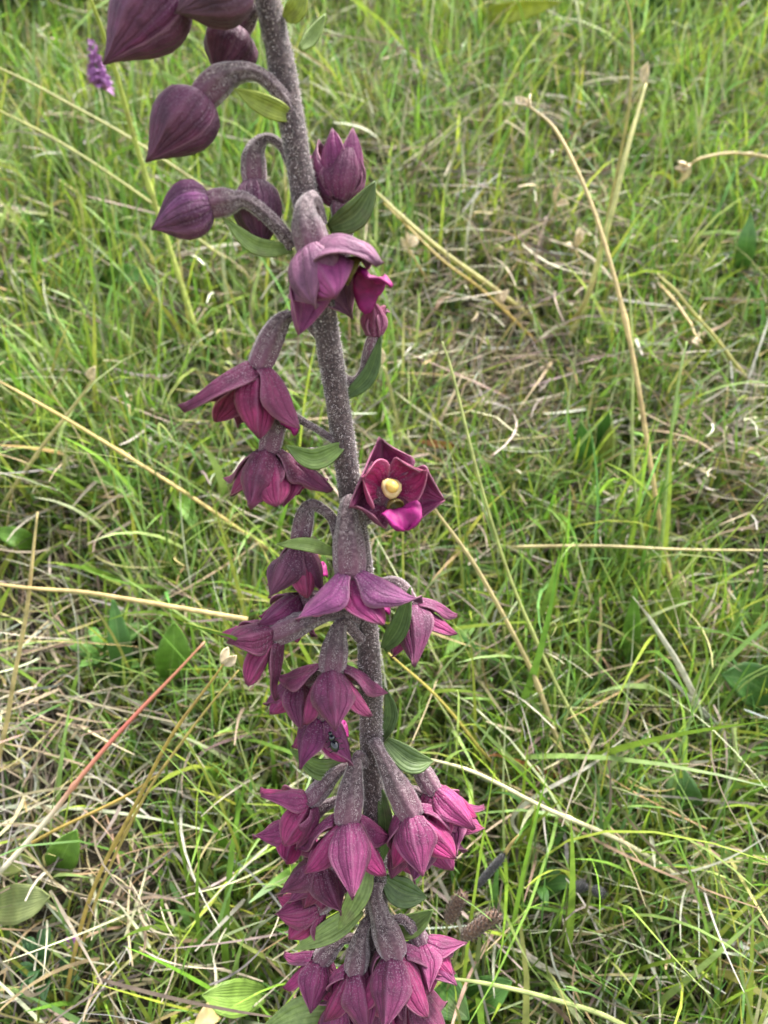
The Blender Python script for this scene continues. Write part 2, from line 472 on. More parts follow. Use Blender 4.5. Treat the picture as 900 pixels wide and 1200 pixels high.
def blades(x, y, L, W, lean, az, curve, swirl, cb, ct, K=6, z0=None, fold=0.0, droop=0.0, tipw=.06):
    """vectorised grass blades -> V, F, col. lean/curve in radians from vertical"""
    n = len(x)
    s = np.linspace(0, 1, K + 1)
    th = lean[:, None] + curve[:, None] * s[None, :] + droop[:, None] * s[None, :] ** 4 if np.ndim(droop) else lean[:, None] + curve[:, None] * s[None, :]
    azs = az[:, None] + swirl[:, None] * s[None, :]
    dx = np.sin(th) * np.cos(azs); dy = np.sin(th) * np.sin(azs); dz = np.cos(th)
    ds = (L / K)[:, None]
    X = x[:, None] + np.concatenate([np.zeros((n, 1)), np.cumsum(dx[:, :-1] * ds, 1)], 1)
    Y = y[:, None] + np.concatenate([np.zeros((n, 1)), np.cumsum(dy[:, :-1] * ds, 1)], 1)
    Z = (gz(x, y) if z0 is None else z0)[:, None] + np.concatenate([np.zeros((n, 1)), np.cumsum(dz[:, :-1] * ds, 1)], 1)
    Z = np.maximum(Z, gz(X, Y) + .0015)
    roll = rng.normal(0, .7, n)[:, None]
    sx = -np.sin(azs) * np.cos(roll) + np.cos(azs) * np.cos(th) * np.sin(roll)
    sy = np.cos(azs) * np.cos(roll) + np.sin(azs) * np.cos(th) * np.sin(roll)
    sz = -np.sin(th) * np.sin(roll) * np.ones_like(azs)
    prof = np.interp(s, [0, .15, .5, .8, 1], [.7, 1, .85, .5, tipw])
    w = (W[:, None] * prof[None, :]) * .5
    P = np.stack([X, Y, Z], -1); S = np.stack([sx, sy, sz], -1) * w[..., None]
    V = np.stack([P - S, P + S], 2)                      # n, K+1, 2, 3
    base = (np.arange(n) * (K + 1) * 2)[:, None] + (np.arange(K) * 2)[None, :]
    Fc = np.stack([base, base + 1, base + 3, base + 2], -1).reshape(-1, 4)
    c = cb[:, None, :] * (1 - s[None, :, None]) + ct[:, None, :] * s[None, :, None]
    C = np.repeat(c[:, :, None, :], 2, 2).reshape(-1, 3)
    return V.reshape(-1, 3), Fc, C

GREENS = np.array([(.15, .30, .032), (.20, .36, .045), (.11, .24, .032), (.25, .36, .042), (.13, .28, .075), (.31, .38, .055), (.075, .17, .025), (.22, .36, .10), (.29, .41, .055), (.26, .39, .12)])
STRAWS = np.array([(.30, .24, .15), (.38, .34, .25), (.22, .18, .13), (.43, .40, .33), (.34, .27, .12), (.17, .135, .10), (.26, .23, .195), (.12, .09, .065), (.41, .38, .31), (.36, .31, .20)])

def pick(pal, n, p=None, jit=.18):
    c = pal[rng.choice(len(pal), n, p=p)]
    return c * np.exp(rng.normal(0, jit, (n, 1))) * np.exp(rng.normal(0, jit * .3, (n, 3)))

def clear_of_stem(x, y):
    return np.hypot(x + .004, y - .11) > .012

def green_batch(name, n, y0, y1, spread, Lm, Wm, label, K=6, far=False):
    x, y = scatter(n, y0, y1, spread)
    lu, st = field(x, y)
    keep = (rng.random(n) < np.clip(.58 + .40 * lu, .05, 1)) & clear_of_stem(x, y)
    x, y, lu = x[keep], y[keep], lu[keep]; n = len(x)
    # blades stand in small tufts
    tx = np.round(x / .011 + rng.normal(0, .25, n)) * .011; ty = np.round(y / .013 + rng.normal(0, .25, n)) * .013
    x = x * .45 + tx * .55; y = y * .45 + ty * .55
    L = Lm * np.exp(rng.normal(0, .45, n)) * np.clip(.8 + .3 * lu, .5, 1.4)
    W = Wm * np.exp(rng.normal(0, .35, n))
    az = rng.uniform(0, 2 * np.pi, n)
    lean = np.abs(rng.normal(.40, .34, n)); curve = rng.normal(.55, .6, n)
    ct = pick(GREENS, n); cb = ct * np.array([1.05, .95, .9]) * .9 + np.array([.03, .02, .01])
    dry = rng.random(n) < .22
    ct[dry] = ct[dry] * .3 + pick(STRAWS, dry.sum()) * .8
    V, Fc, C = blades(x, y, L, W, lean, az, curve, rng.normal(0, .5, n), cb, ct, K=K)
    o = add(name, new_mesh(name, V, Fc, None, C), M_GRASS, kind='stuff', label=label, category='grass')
    return o

def straw_batch(name, n, y0, y1, spread, Lm, Wm, label, K=7):
    x, y = scatter(n, y0, y1, spread)
    lu, st = field(x, y)
    keep = (rng.random(n) < np.clip(.50 + .45 * st, .08, 1)) & clear_of_stem(x, y)
    x, y = x[keep], y[keep]; n = len(x)
    L = Lm * np.exp(rng.normal(0, .45, n)); W = Wm * np.clip(np.exp(rng.normal(0, .35, n)), .4, 1.7)
    az = rng.uniform(0, 2 * np.pi, n)
    up = rng.random(n) < .42
    lean = np.where(up, np.abs(rng.normal(.6, .3, n)), rng.normal(1.35, .2, n))
    curve = np.where(up, rng.normal(.7, .6, n), rng.normal(.15, .35, n))
    z0 = gz(x, y) + np.where(up, 0, rng.uniform(.001, .036, n))
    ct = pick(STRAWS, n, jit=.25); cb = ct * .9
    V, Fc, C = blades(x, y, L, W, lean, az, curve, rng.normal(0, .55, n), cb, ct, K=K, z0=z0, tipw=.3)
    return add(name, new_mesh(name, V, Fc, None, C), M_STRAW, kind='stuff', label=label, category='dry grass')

green_batch('meadow_grass', 50000, -.15, .50, .95, .040, .0019, 'fresh green meadow grass around the foot of the orchid', K=7)
green_batch('meadow_grass', 45000, -.15, .55, .95, .038, .0012, 'fine thin grass around the foot of the orchid', K=6)
green_batch('meadow_grass', 1125, -.15, .60, .95, .058, .0032, 'broader bright grass blades around the foot of the orchid', K=7)
green_batch('meadow_grass', 115000, .40, 1.10, .95, .034, .0023, 'green meadow grass on the slope behind the orchid', K=5)
green_batch('meadow_grass', 77500, 1.0, 2.5, .95, .046, .0032, 'taller green grass at the top of the slope', K=4)
straw_batch('dead_grass', 37500, -.15, .50, .95, .034, .0011, 'tangled grey and straw coloured dead grass around the orchid foot')
straw_batch('dead_grass', 52500, .4, 1.15, .95, .036, .0017, 'bleached dead grass lying on the slope behind the orchid', K=5)
straw_batch('dead_grass', 17500, 1.05, 2.5, .95, .06, .0026, 'straw coloured dead grass at the top of the slope', K=5)

# far sward, coarse, so the slope does not end bare just outside the view
n = 34000
r = .9 + 8.6 * rng.random(n) ** 1.4; a = rng.uniform(0, 2 * np.pi, n)
x, y = r * np.cos(a), .6 + r * np.sin(a)
ok = (y > -4) & (y < 9) & ~((np.abs(x) < .75 * (y + .35)) & (y < 2.4)) & ~((np.abs(x) < .55) & (np.abs(y) < .5))
x, y = x[ok], y[ok]; n = len(x)
ct = pick(GREENS, n); dry = rng.random(n) < .3; ct[dry] = pick(STRAWS, dry.sum())
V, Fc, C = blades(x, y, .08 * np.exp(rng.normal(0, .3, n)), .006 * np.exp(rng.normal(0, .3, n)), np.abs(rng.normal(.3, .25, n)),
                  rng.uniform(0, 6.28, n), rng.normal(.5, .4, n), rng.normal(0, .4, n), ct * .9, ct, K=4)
add('meadow_grass', new_mesh('meadow_grass', V, Fc, None, C), M_GRASS, kind='stuff', label='coarse grass sward of the wider hillside meadow', category='grass')

# ------------------------------------------------------------------ the orchid
D_TOP, D_BOT = .165, .240
STEM_PX = [(304, -60), (314, 0), (327, 60), (340, 130), (352, 200), (366, 280), (377, 350), (388, 420), (400, 500), (414, 600), (428, 700),
           (434, 800), (436, 900), (440, 1000), (442, 1100), (443, 1200)]
def sdepth(py):
    # depth of the (straight, slightly leaning) stem at an image row
    tt = (600.0 - py) / F
    t0, t1 = 600.0 / F, -600.0 / F
    a = np.array([D_TOP, t0 * D_TOP]); b = np.array([D_BOT, t1 * D_BOT])
    # intersect (d, tt*d) with the line a-b
    e = b - a
    return (a[0] * e[1] - a[1] * e[0]) / (e[1] - tt * e[0])
def P3(px, py, dz=0.0):
    d = sdepth(py); s = d / F
    return unproj(px, py, d - dz * s)
def iv(ax, ay, az):
    return norm(ax * RT - ay * UP - az * FW)
def pxs(py):
    return sdepth(py) / F

stem_c = np.array([P3(px, py) for px, py in STEM_PX])
low = stem_c[-1] - stem_c[-2]
base_pt = stem_c[-1] + norm(low + np.array([0, .004, -.012])) * .12
k = 0
while base_pt[2] > gz(base_pt[0], base_pt[1]) - .006 and k < 200:
    base_pt = base_pt + norm(low) * .001; k += 1
stem_pts = np.vstack([stem_c, stem_c[-1] * .5 + base_pt * .5 + np.array([.002, 0, 0]), base_pt])
orchid = empty('orchid', (base_pt[0], base_pt[1], float(gz(base_pt[0], base_pt[1]))),
               'tall orchid with dark purple nodding flowers on a hairy stem', 'orchid')
sc_line = spline(stem_pts, 90)
s_r = np.interp(np.linspace(0, 1, 90), [0, .3, .6, 1], [.0028, .0030, .0030, .0034])
s_r = s_r * (1 + .05 * np.sin(np.arange(90) * .9) * np.sin(np.arange(90) * .37))
V, Fc, UVs, _ = tube(sc_line, s_r, 20, .03, 7)
stem = child('stem', V, Fc, M_STEM, orchid, UVs)
hp, hn = surf_samples(sc_line, s_r, 52000, rng)
V, Fc = hairs(hp, hn, 52000, .00075, .00007, rng, .6)
child('hair', V, Fc, M_HAIR, stem, local_of=orchid.location, kind='stuff')

PROF_S = ([0, .1, .25, .4, .55, .7, .85, .95, 1], [.55, .68, .90, 1, .90, .62, .28, .09, .015])
PROF_P = ([0, .1, .25, .45, .6, .75, .88, .96, 1], [.38, .55, .82, 1, .99, .82, .52, .24, .03])

def sm(prof):
    x = np.linspace(0, 1, 101); y = np.interp(x, *prof)
    k = np.hanning(17); k /= k.sum()
    z = np.convolve(np.pad(y, 8, mode='edge'), k, 'valid'); m = np.clip((x - .9) / .1, 0, 1)
    return x, z * (1 - m) + np.minimum(z, y) * m
PROF_S, PROF_P = sm(PROF_S), sm(PROF_P)

def tepal_mesh(cal, A, Rd, r0, L, W, th0, th1, cup, keel, rs, prof=PROF_S, nu=15, nv=11, twist=0.0, flare=0.0):
    u = np.linspace(0, 1, nu); v = np.linspace(-1, 1, nv)
    T = np.cross(A, Rd)
    e = u ** .9
    th = th0 + (th1 - th0) * e + flare * np.clip((u - .66) / .34, 0, 1)
    ds = L / (nu - 1)
    ca = np.concatenate([[0], np.cumsum(np.cos(th[:-1]) * ds)]); cr = np.concatenate([[0], np.cumsum(np.sin(th[:-1]) * ds)])
    side = rs.normal(0, .12) * L
    c = cal + Rd * r0 + ca[:, None] * A + cr[:, None] * Rd + (side * u ** 2)[:, None] * T
    N = np.sin(th)[:, None] * A - np.cos(th)[:, None] * Rd
    w = .5 * W * np.interp(u, *prof)
    lop = rs.normal(0, .15)
    wav = rs.uniform(0, 6.28)
    off = cup * w[:, None] * (v[None, :] ** 2) + keel * w[:, None] * np.abs(v[None, :]) ** .8
    off = off + .09 * W * np.sin(u * 6 + wav)[:, None] * (v[None, :] * np.abs(v[None, :]))
    off = off + .045 * W * np.cos(v * 8 + wav)[None, :] * np.sin(u * np.pi)[:, None]
    tw = twist * u
    X = c[:, None, :] + (w[:, None] * v[None, :])[..., None] * (T[None, None, :] * np.cos(tw)[:, None, None] + N[:, None, :] * np.sin(tw)[:, None, None]) \
        + (off + lop * .15 * w[:, None] * v[None, :])[..., None] * N[:, None, :]
    UV = np.stack(np.meshgrid(u, (v + 1) / 2, indexing='ij'), -1).reshape(-1, 2)
    return X.reshape(-1, 3), grid_faces(nu, nv), UV

def ovary(pts, r_ov, r_ped, rs, n=30, neck=.6):
    C = spline(pts, n)
    t = np.linspace(0, 1, n)
    R = np.interp(t, [0, .3, .5, .66, .8, .92, 1], [r_ped, r_ped, max(r_ped, r_ov * .36), r_ov * .66, r_ov * .97, r_ov * 1.0, r_ov * neck])
    V, Fc, UV, _ = tube(C, R, 24, .11, 6)
    return C, R, V, Fc, UV

SEP_DARK = (.088, .028, .056)
SEP = (.128, .019, .064)
SEP_PINK = (.160, .027, .085)
PET = (.21, .020, .088)

def jcol(c, rs, j=.10):
    return tuple(float(q) for q in np.array(c) * math.exp(rs.normal(0, j)))

def make_flower(att, via, cal, axis, L, W, roll=0.0, th0=62, th1=22, r=15, rp=6, sep=SEP, pet=PET, kind='flower', seed=0,
                cup=.26, keel=.40, angs=None, lip=True, hair_n=6000, bud_r=None, droop=(0, 0), sides=None, ridge=.02, col_s=.7):
    rs = np.random.default_rng(1000 + seed)
    r = r * .92
    tint = np.exp(rs.normal(0, .11)) * np.exp(rs.normal(0, [.05, .10, .06]))
    sep, pet = tuple(np.array(sep) * tint * 1.25), tuple(np.array(pet) * tint * 1.25)
    s = pxs(cal[1])
    A = iv(*axis)
    c3 = P3(*cal)
    pts = [P3(*att)] + [P3(*p) for p in via] + [c3]
    pts = pts[:-1] + [c3 + A * r * .25 * s]
    C, R, V, Fc, UV = ovary(pts, r * s, rp * s, rs, neck=.85)
    part = child(kind, V, Fc, M_OVARY, orchid, UV)
    O = orchid.location
    hp, hn = surf_samples(C, R, hair_n, rs)
    V, Fc = hairs(hp, hn, hair_n, .0005, .00004, rs, .6)
    child('hair', V, Fc, M_HAIR, part, local_of=O, kind='stuff')
    view = norm(CAM - c3)
    ref = view - A * view.dot(A)
    if np.linalg.norm(ref) < .35: ref = UP - A * UP.dot(A)
    ref = norm(ref); bi = np.cross(A, ref)
    def radial(deg):
        a = math.radians(deg + roll)
        return ref * math.cos(a) + bi * math.sin(a)
    if kind == 'bud':
        # closed or half closed bud: five sectors of a drop-shaped surface, seams recessed
        nu, nv = 17, 11
        u = np.linspace(0, 1, nu); v = np.linspace(-1, 1, nv)
        rho = np.interp(u, [0, .06, .18, .35, .5, .65, .8, .92, 1], [.35, .62, .9, 1, .95, .76, .42, .14, .015]) * bud_r * s
        dvec = iv(droop[0], droop[1], 0) * math.hypot(*droop) * s if droop != (0, 0) else np.zeros(3)
        cen = c3 + A * (u * L * s)[:, None] + dvec * (u ** 2.2)[:, None]
        for i, (deg, half, sc_, nm) in enumerate([(0, 66, 1.0, 'sepal'), (120, 66, 1.0, 'sepal'), (240, 66, 1.0, 'sepal'), (60, 48, .93, 'petal'), (300, 48, .93, 'petal')]):
            ph = math.radians(deg + roll + rs.normal(0, 4)) + np.radians(half) * v
            D = ref[None, :] * np.cos(ph)[:, None] + bi[None, :] * np.sin(ph)[:, None]
            kl = 1 + .10 * (1 - np.abs(v)) ** 2 + .035 * v + ridge * np.cos(v * 7 + i) + .02 * np.sin(v * 3 + seed + i)
            X = cen[:, None, :] + (rho[:, None] * kl[None, :] * sc_)[..., None] * D[None, :, :]
            UVb = np.stack(np.meshgrid(u, (v + 1) / 2, indexing='ij'), -1).reshape(-1, 2)
            child(nm, X.reshape(-1, 3), grid_faces(nu, nv), M_TEPAL, part, UVb, color=jcol(sep if nm == 'sepal' else pet, rs), local_of=O, thick=.0003)
        return part
    t0, t1 = math.radians(th0), math.radians(th1)
    for i, deg in enumerate(angs or (0, 120, 240)):
        d = 0 if sides is None else sides[i]
        X, Fq, UVq = tepal_mesh(c3 - A * r * .25 * s, A, radial(deg + rs.normal(0, 8)), r * .88 * s, L * s * rs.uniform(.88, 1.06), W * s * rs.uniform(.85, 1.02), t0 + rs.normal(0, .08) + math.radians(d) * .4,
                                t1 + rs.normal(.0, .28) + math.radians(d), cup, keel, rs, PROF_S, twist=rs.normal(0, .12), flare=rs.uniform(.1, .9) if th1 > 0 else 0.0)
        child('sepal', X, Fq, M_TEPAL, part, UVq, color=jcol(sep, rs), local_of=O, thick=.0004)
    for deg in (60, 300):
        X, Fq, UVq = tepal_mesh(c3 + A * 1.5 * s, A, radial(deg + rs.normal(0, 6)), r * .5 * s, L * .9 * s, W * .74 * s, t0 * .92, t1 + rs.normal(0, .22),
                                cup * .8, keel, rs, PROF_P, twist=rs.normal(0, .12))
        child('petal', X, Fq, M_TEPAL, part, UVq, color=jcol(pet, rs), local_of=O, thick=.0004)
    if lip:
        D = radial(180); T = np.cross(A, D)
        # hypochile: a small cup
        nu, nv = 9, 13
        u = np.linspace(0, 1, nu); v = np.linspace(0, 2 * np.pi, nv)
        cc = c3 + A * (.16 * L * s) + D * (.20 * L * s)
        axl = norm(A * .75 + D * .65); e1 = norm(np.cross(axl, T)); e2 = T
        rr = .17 * L * s * np.sin(np.clip(u * 1.9, 0, 1.9) * .82)
        X = cc + axl * (u * .26 * L * s)[:, None, None] + rr[:, None, None] * (e1[None, None, :] * np.cos(v)[None, :, None] + e2[None, None, :] * np.sin(v)[None, :, None])
        child('lip_cup', X.reshape(-1, 3), grid_faces(nu, nv), M_HYPO, part, local_of=O, thick=.0004)
        # epichile: ruffled, heart-shaped, bent down
        nu, nv = 11, 15
        u = np.linspace(0, 1, nu); v = np.linspace(-1, 1, nv)
        st = cc + axl * .24 * L * s + D * .05 * L * s
        th = math.radians(35) + u * math.radians(60)
        ds = (.5 if col_s > 1.02 else .36) * L * s / (nu - 1)
        ca = np.concatenate([[0], np.cumsum(np.cos(th[:-1]) * ds)]); cr = np.concatenate([[0], np.cumsum(np.sin(th[:-1]) * ds)])
        w = (.42 if col_s > 1.02 else .28) * L * s * np.interp(u, [0, .2, .45, .7, .9, 1], [.35, .9, 1, .8, .45, .08])
        Nn = np.sin(th)[:, None] * A - np.cos(th)[:, None] * D
        ruf = .08 * L * s * (np.sin(v * 8)[None, :] * np.sin(u * 9)[:, None] * np.abs(v)[None, :]) + .26 * L * s * (np.abs(v) ** 1.2)[None, :] * np.sin(u * 3)[:, None]
        X = st + ca[:, None, None] * A + cr[:, None, None] * D + (w[:, None] * v[None, :])[..., None] * T + ruf[..., None] * Nn[:, None, :]
        child('lip', X.reshape(-1, 3), grid_faces(nu, nv), M_LIP, part, local_of=O, thick=.0005)
        # column with its anther cap
        up_ = norm(A * .85 - D * .15)
        Cc = spline([c3 + A * .12 * L * s, c3 + A * .24 * L * s, c3 + A * .22 * L * s + up_ * .20 * L * s], 8)
        V, Fl, UVc, _ = tube(Cc, np.interp(np.linspace(0, 1, 8), [0, .5, .9, 1], [.05, .15, .21, .17]) * L * s * col_s, 12, .08, 3)
        child('column', V, Fl, M_COLUMN, part, UVc, local_of=O)
        Cc = spline([Cc[-1] - up_ * .06 * L * s - D * .02 * L * s, Cc[-1] + up_ * .04 * L * s - D * .03 * L * s, Cc[-1] + up_ * .11 * L * s - D * .07 * L * s], 8)
        V, Fl, UVc, _ = tube(Cc, np.array([.07, .11, .125, .13, .12, .10, .07, .03]) * L * s * col_s, 14, .05, 2)
        child('anther', V, Fl, M_ANTHER, part, UVc, local_of=O)
    return part

DK = dict(sep=SEP_DARK, pet=(.10, .022, .06))
# buds at the top of the spike, nearest the camera
make_flower((322, -70, 0), [(280, -80, 15), (235, -55, 22)], (205, -20, 22), (-.62, .78, .05), 100, 60, kind='bud', bud_r=41, r=17, seed=1, droop=(-18, 18), roll=25, **DK)
make_flower((322, -60, 10), [(312, -80, 30), (300, -60, 38)], (288, -28, 38), (-.75, .55, .2), 92, 60, kind='bud', bud_r=37, r=16, seed=2, roll=-40, **DK)
make_flower((330, 20, -12), [(312, 10, -25), (296, 15, -32)], (280, 36, -34), (-.42, .85, .0), 62, 50, kind='bud', ridge=.08, bud_r=31, r=13, seed=3, roll=60, **DK)
make_flower((344, 142, 4), [(330, 112, 12), (300, 86, 18), (265, 90, 20)], (236, 114, 20), (-.48, .86, .1), 80, 60, kind='bud', bud_r=34, r=18, rp=8, seed=4, droop=(-22, 8), roll=15, sep=(.075, .02, .048), pet=(.10, .022, .06))
make_flower((345, 205, -8), [(330, 172, -12), (312, 162, -14), (298, 180, -14)], (298, 214, -14), (.12, .98, .05), 84, 40, kind='bud', bud_r=27, r=15, rp=5, seed=5, roll=45, **DK)
make_flower((342, 288, 10), [(322, 262, 22), (290, 236, 30), (270, 236, 32)], (248, 240, 32), (-.95, .25, .1), 64, 50, kind='bud', ridge=.09, bud_r=29, r=17, rp=8, seed=6, roll=70, droop=(-4, 14), sep=(.09, .022, .055), pet=(.15, .035, .10))
# half open cup on the right
make_flower((392, 330, -18), [(402, 305, -16), (404, 280, -12)], (399, 238, -10), (-.02, -1, .12), 94, 62, kind='flower', r=14, rp=7, seed=7, roll=20, th0=62, th1=-20, cup=.5, sep=(.14, .028, .075), pet=(.22, .03, .12))
# open flowers down the spike
make_flower((374, 262, 4), [(366, 234, 24), (358, 250, 36)], (368, 296, 38), (.42, .86, .12), 98, 92, roll=60, th0=66, th1=-14, r=20, rp=9, seed=8, sep=(.17, .05, .105), pet=(.24, .035, .13), col_s=.8, cup=.5, keel=.15)
make_flower((384, 408, -4), [(356, 376, 0), (330, 376, 8)], (302, 430, 18), (-0.22, 0.95, -0.13), 94, 66, roll=62, th0=54, th1=6, r=16, rp=5, seed=9)
make_flower((398, 520, 6), [(362, 498, 6), (330, 486, 4)], (314, 528, 10), (-0.04, 0.98, -0.26), 76, 60, roll=30, th0=58, th1=11, r=14, rp=4, seed=10)
make_flower((416, 612, 0), [(426, 608, -10), (438, 598, -6)], (452, 574, 4), (.34, .0, 1), 58, 78, roll=14, th0=86, th1=16, r=15, rp=8, seed=11, sep=(.14, .018, .065), pet=(.26, .018, .085), col_s=1.05, cup=.5, keel=.15)
make_flower((398, 640, -12), [(388, 606, -4), (362, 594, 0)], (350, 640, -2), (-0.03, 0.98, -0.28), 66, 48, roll=40, th0=56, th1=5, r=13, rp=6, seed=12, sep=(.09, .02, .06))
make_flower((420, 612, 8), [(408, 590, 22)], (410, 672, 36), (0.05, 0.93, -0.08), 74, 62, roll=50, th0=60, th1=13, r=19, rp=8, seed=13, sep=(.135, .03, .085), sides=[0, 0, 30])
make_flower((420, 728, 8), [(398, 720, 18), (366, 726, 24)], (322, 742, 26), (-0.78, 0.55, -0.08), 68, 50, roll=20, th0=60, th1=15, r=15, rp=6, seed=14)
make_flower((432, 715, -14), [(448, 684, -24), (466, 684, -26)], (480, 708, -26), (0.42, 0.85, -0.18), 70, 48, roll=10, th0=50, th1=9, r=12, rp=5, seed=15)
make_flower((424, 750, 12), [(400, 730, 24)], (388, 784, 34), (0, 0.93, -0.08), 70, 52, roll=0, th0=62, th1=15, r=16, rp=6, seed=16, sep=SEP_PINK, sides=[0, 25, 10])
make_flower((422, 830, 2), [(400, 806, 6)], (376, 838, 8), (-0.02, 0.98, -0.33), 62, 46, roll=40, th0=56, th1=11, r=12, rp=5, seed=17)
make_flower((426, 908, -2), [(402, 900, 2)], (364, 938, 12), (-0.72, 0.55, 0.02), 60, 46, roll=35, th0=62, th1=17, r=12, rp=5, seed=18, sep=SEP_PINK)
make_flower((428, 894, 14), [(418, 890, 24)], (406, 960, 40), (-0.02, 0.94, -0.08), 74, 52, roll=0, th0=60, th1=11, r=17, rp=6, seed=19, sep=SEP_PINK)
make_flower((438, 868, 14), [(446, 884, 28)], (482, 952, 38), (0.25, 0.92, -0.08), 70, 50, roll=20, th0=60, th1=11, r=17, rp=7, seed=20, sep=SEP_PINK)
make_flower((442, 890, -14), [(476, 880, -12)], (508, 926, 4), (0.42, 0.85, -0.08), 64, 46, roll=-30, th0=58, th1=13, r=12, rp=5, seed=21, sep=SEP_PINK)
make_flower((432, 962, -2), [(404, 964, 0)], (380, 1000, 6), (-0.05, 0.98, -0.28), 60, 46, roll=50, th0=54, th1=9, r=12, rp=5, seed=22)
make_flower((438, 1040, 2), [(404, 1040, 10)], (374, 1062, 12), (-0.8, 0.5, -0.13), 50, 40, roll=20, th0=60, th1=17, r=12, rp=5, seed=23, sep=SEP_PINK)
make_flower((444, 962, -12), [(462, 962, -18)], (472, 984, -16), (0.05, 0.98, -0.33), 46, 38, roll=20, th0=54, th1=7, r=10, rp=4, seed=24)
make_flower((441, 1034, 14), [(440, 1056, 28)], (462, 1116, 38), (0.1, 0.94, -0.08), 72, 50, roll=10, th0=58, th1=7, r=17, rp=8, seed=25, sep=SEP_PINK)
make_flower((440, 1076, 12), [(426, 1088, 24)], (416, 1136, 34), (-0.03, 0.94, -0.08), 66, 48, roll=-20, th0=60, th1=9, r=14, rp=6, seed=26, sep=SEP_PINK)
make_flower((446, 1084, -4), [(474, 1078, 0)], (494, 1104, 6), (0.5, 0.75, 0.02), 50, 42, roll=40, th0=62, th1=19, r=11, rp=5, seed=27, sep=SEP_PINK)
make_flower((440, 1110, 0), [(404, 1100, 4)], (374, 1124, 8), (-0.28, 0.95, -0.18), 54, 42, roll=0, th0=54, th1=7, r=12, rp=5, seed=28)
make_flower((440, 1160, 8), [(424, 1150, 18)], (402, 1172, 24), (-0.1, 0.97, -0.18), 58, 44, roll=30, th0=58, th1=11, r=13, rp=5, seed=29, sep=SEP_PINK)
make_flower((443, 1150, 4), [(466, 1144, 10)], (486, 1164, 18), (0.12, 0.97, -0.18), 58, 44, roll=-15, th0=54, th1=7, r=13, rp=5, seed=30, sep=SEP_PINK)

make_flower((444, 930, -12), [(480, 925, -14)], (518, 948, -6), (.5, .85, -.05), 54, 44, roll=15, th0=58, th1=15, r=11, rp=5, seed=31, sep=SEP_PINK)
make_flower((430, 930, -10), [(390, 940, -8)], (350, 962, -6), (-.35, .92, -.1), 52, 42, roll=60, th0=58, th1=15, r=11, rp=5, seed=32, sep=SEP_PINK)
make_flower((440, 985, 4), [(470, 980, 10)], (496, 968, 14), (.25, .95, -.05), 58, 46, roll=35, th0=58, th1=17, r=12, rp=5, seed=33, sep=SEP_PINK)
make_flower((438, 1000, 4), [(410, 1000, 8)], (378, 1010, 12), (-.15, .97, -.05), 56, 44, roll=-30, th0=58, th1=13, r=12, rp=5, seed=34)
make_flower((442, 1110, 4), [(466, 1110, 6)], (500, 1112, 10), (.3, .9, .0), 46, 40, roll=-20, th0=58, th1=13, r=11, rp=5, seed=35, sep=SEP_PINK)
make_flower((442, 1160, 8), [(436, 1160, 16)], (440, 1168, 26), (.03, .98, -.1), 56, 44, roll=10, th0=58, th1=13, r=13, rp=6, seed=36)
make_flower((412, 690, -8), [(390, 700, -10)], (352, 700, -8), (-.5, .85, -.1), 56, 44, roll=20, th0=58, th1=13, r=11, rp=5, seed=37)
make_flower((426, 800, -6), [(395, 790, -6)], (352, 796, -4), (-.25, .95, -.1), 54, 44, roll=-20, th0=58, th1=13, r=11, rp=5, seed=38)
make_flower((404, 540, -10), [(372, 530, -12)], (340, 540, -10), (.25, .95, -.15), 62, 46, roll=-20, th0=58, th1=13, r=11, rp=5, seed=39)
make_flower((392, 440, -12), [(420, 445, -16)], (438, 395, -12), (.05, -.98, -.05), 40, 34, roll=0, th0=20, th1=10, r=8, rp=6, seed=40, pet=(.28, .06, .14), lip=False)

def leaf_mesh(pts, W, cup=.3, n=16, nv=7, prof=None, face=None, wave=0.0, rs=None):
    """a pointed leaf along a 3D path; face = direction its upper side turns to"""
    C = spline(pts, n)
    T = np.gradient(C, axis=0); T /= np.linalg.norm(T, axis=1)[:, None]
    face = norm(CAM - C[n // 2]) if face is None else norm(face)
    S = np.cross(T, face); S /= np.linalg.norm(S, axis=1)[:, None]
    N = np.cross(S, T)
    u = np.linspace(0, 1, n); v = np.linspace(-1, 1, nv)
    p = prof or ([0, .1, .3, .5, .7, .88, 1], [.35, .6, .95, 1, .78, .36, .02])
    w = .5 * W * np.interp(u, *p)
    off = cup * w[:, None] * (np.abs(v)[None, :] ** 1.5)
    if wave: off = off + wave * W * np.sin(u * 14)[:, None] * np.abs(v)[None, :]
    X = C[:, None, :] + (w[:, None] * v[None, :])[..., None] * S[:, None, :] + off[..., None] * N[:, None, :]
    UV = np.stack(np.meshgrid(u, (v + 1) / 2, indexing='ij'), -1).reshape(-1, 2)
    return X.reshape(-1, 3), grid_faces(n, nv), UV

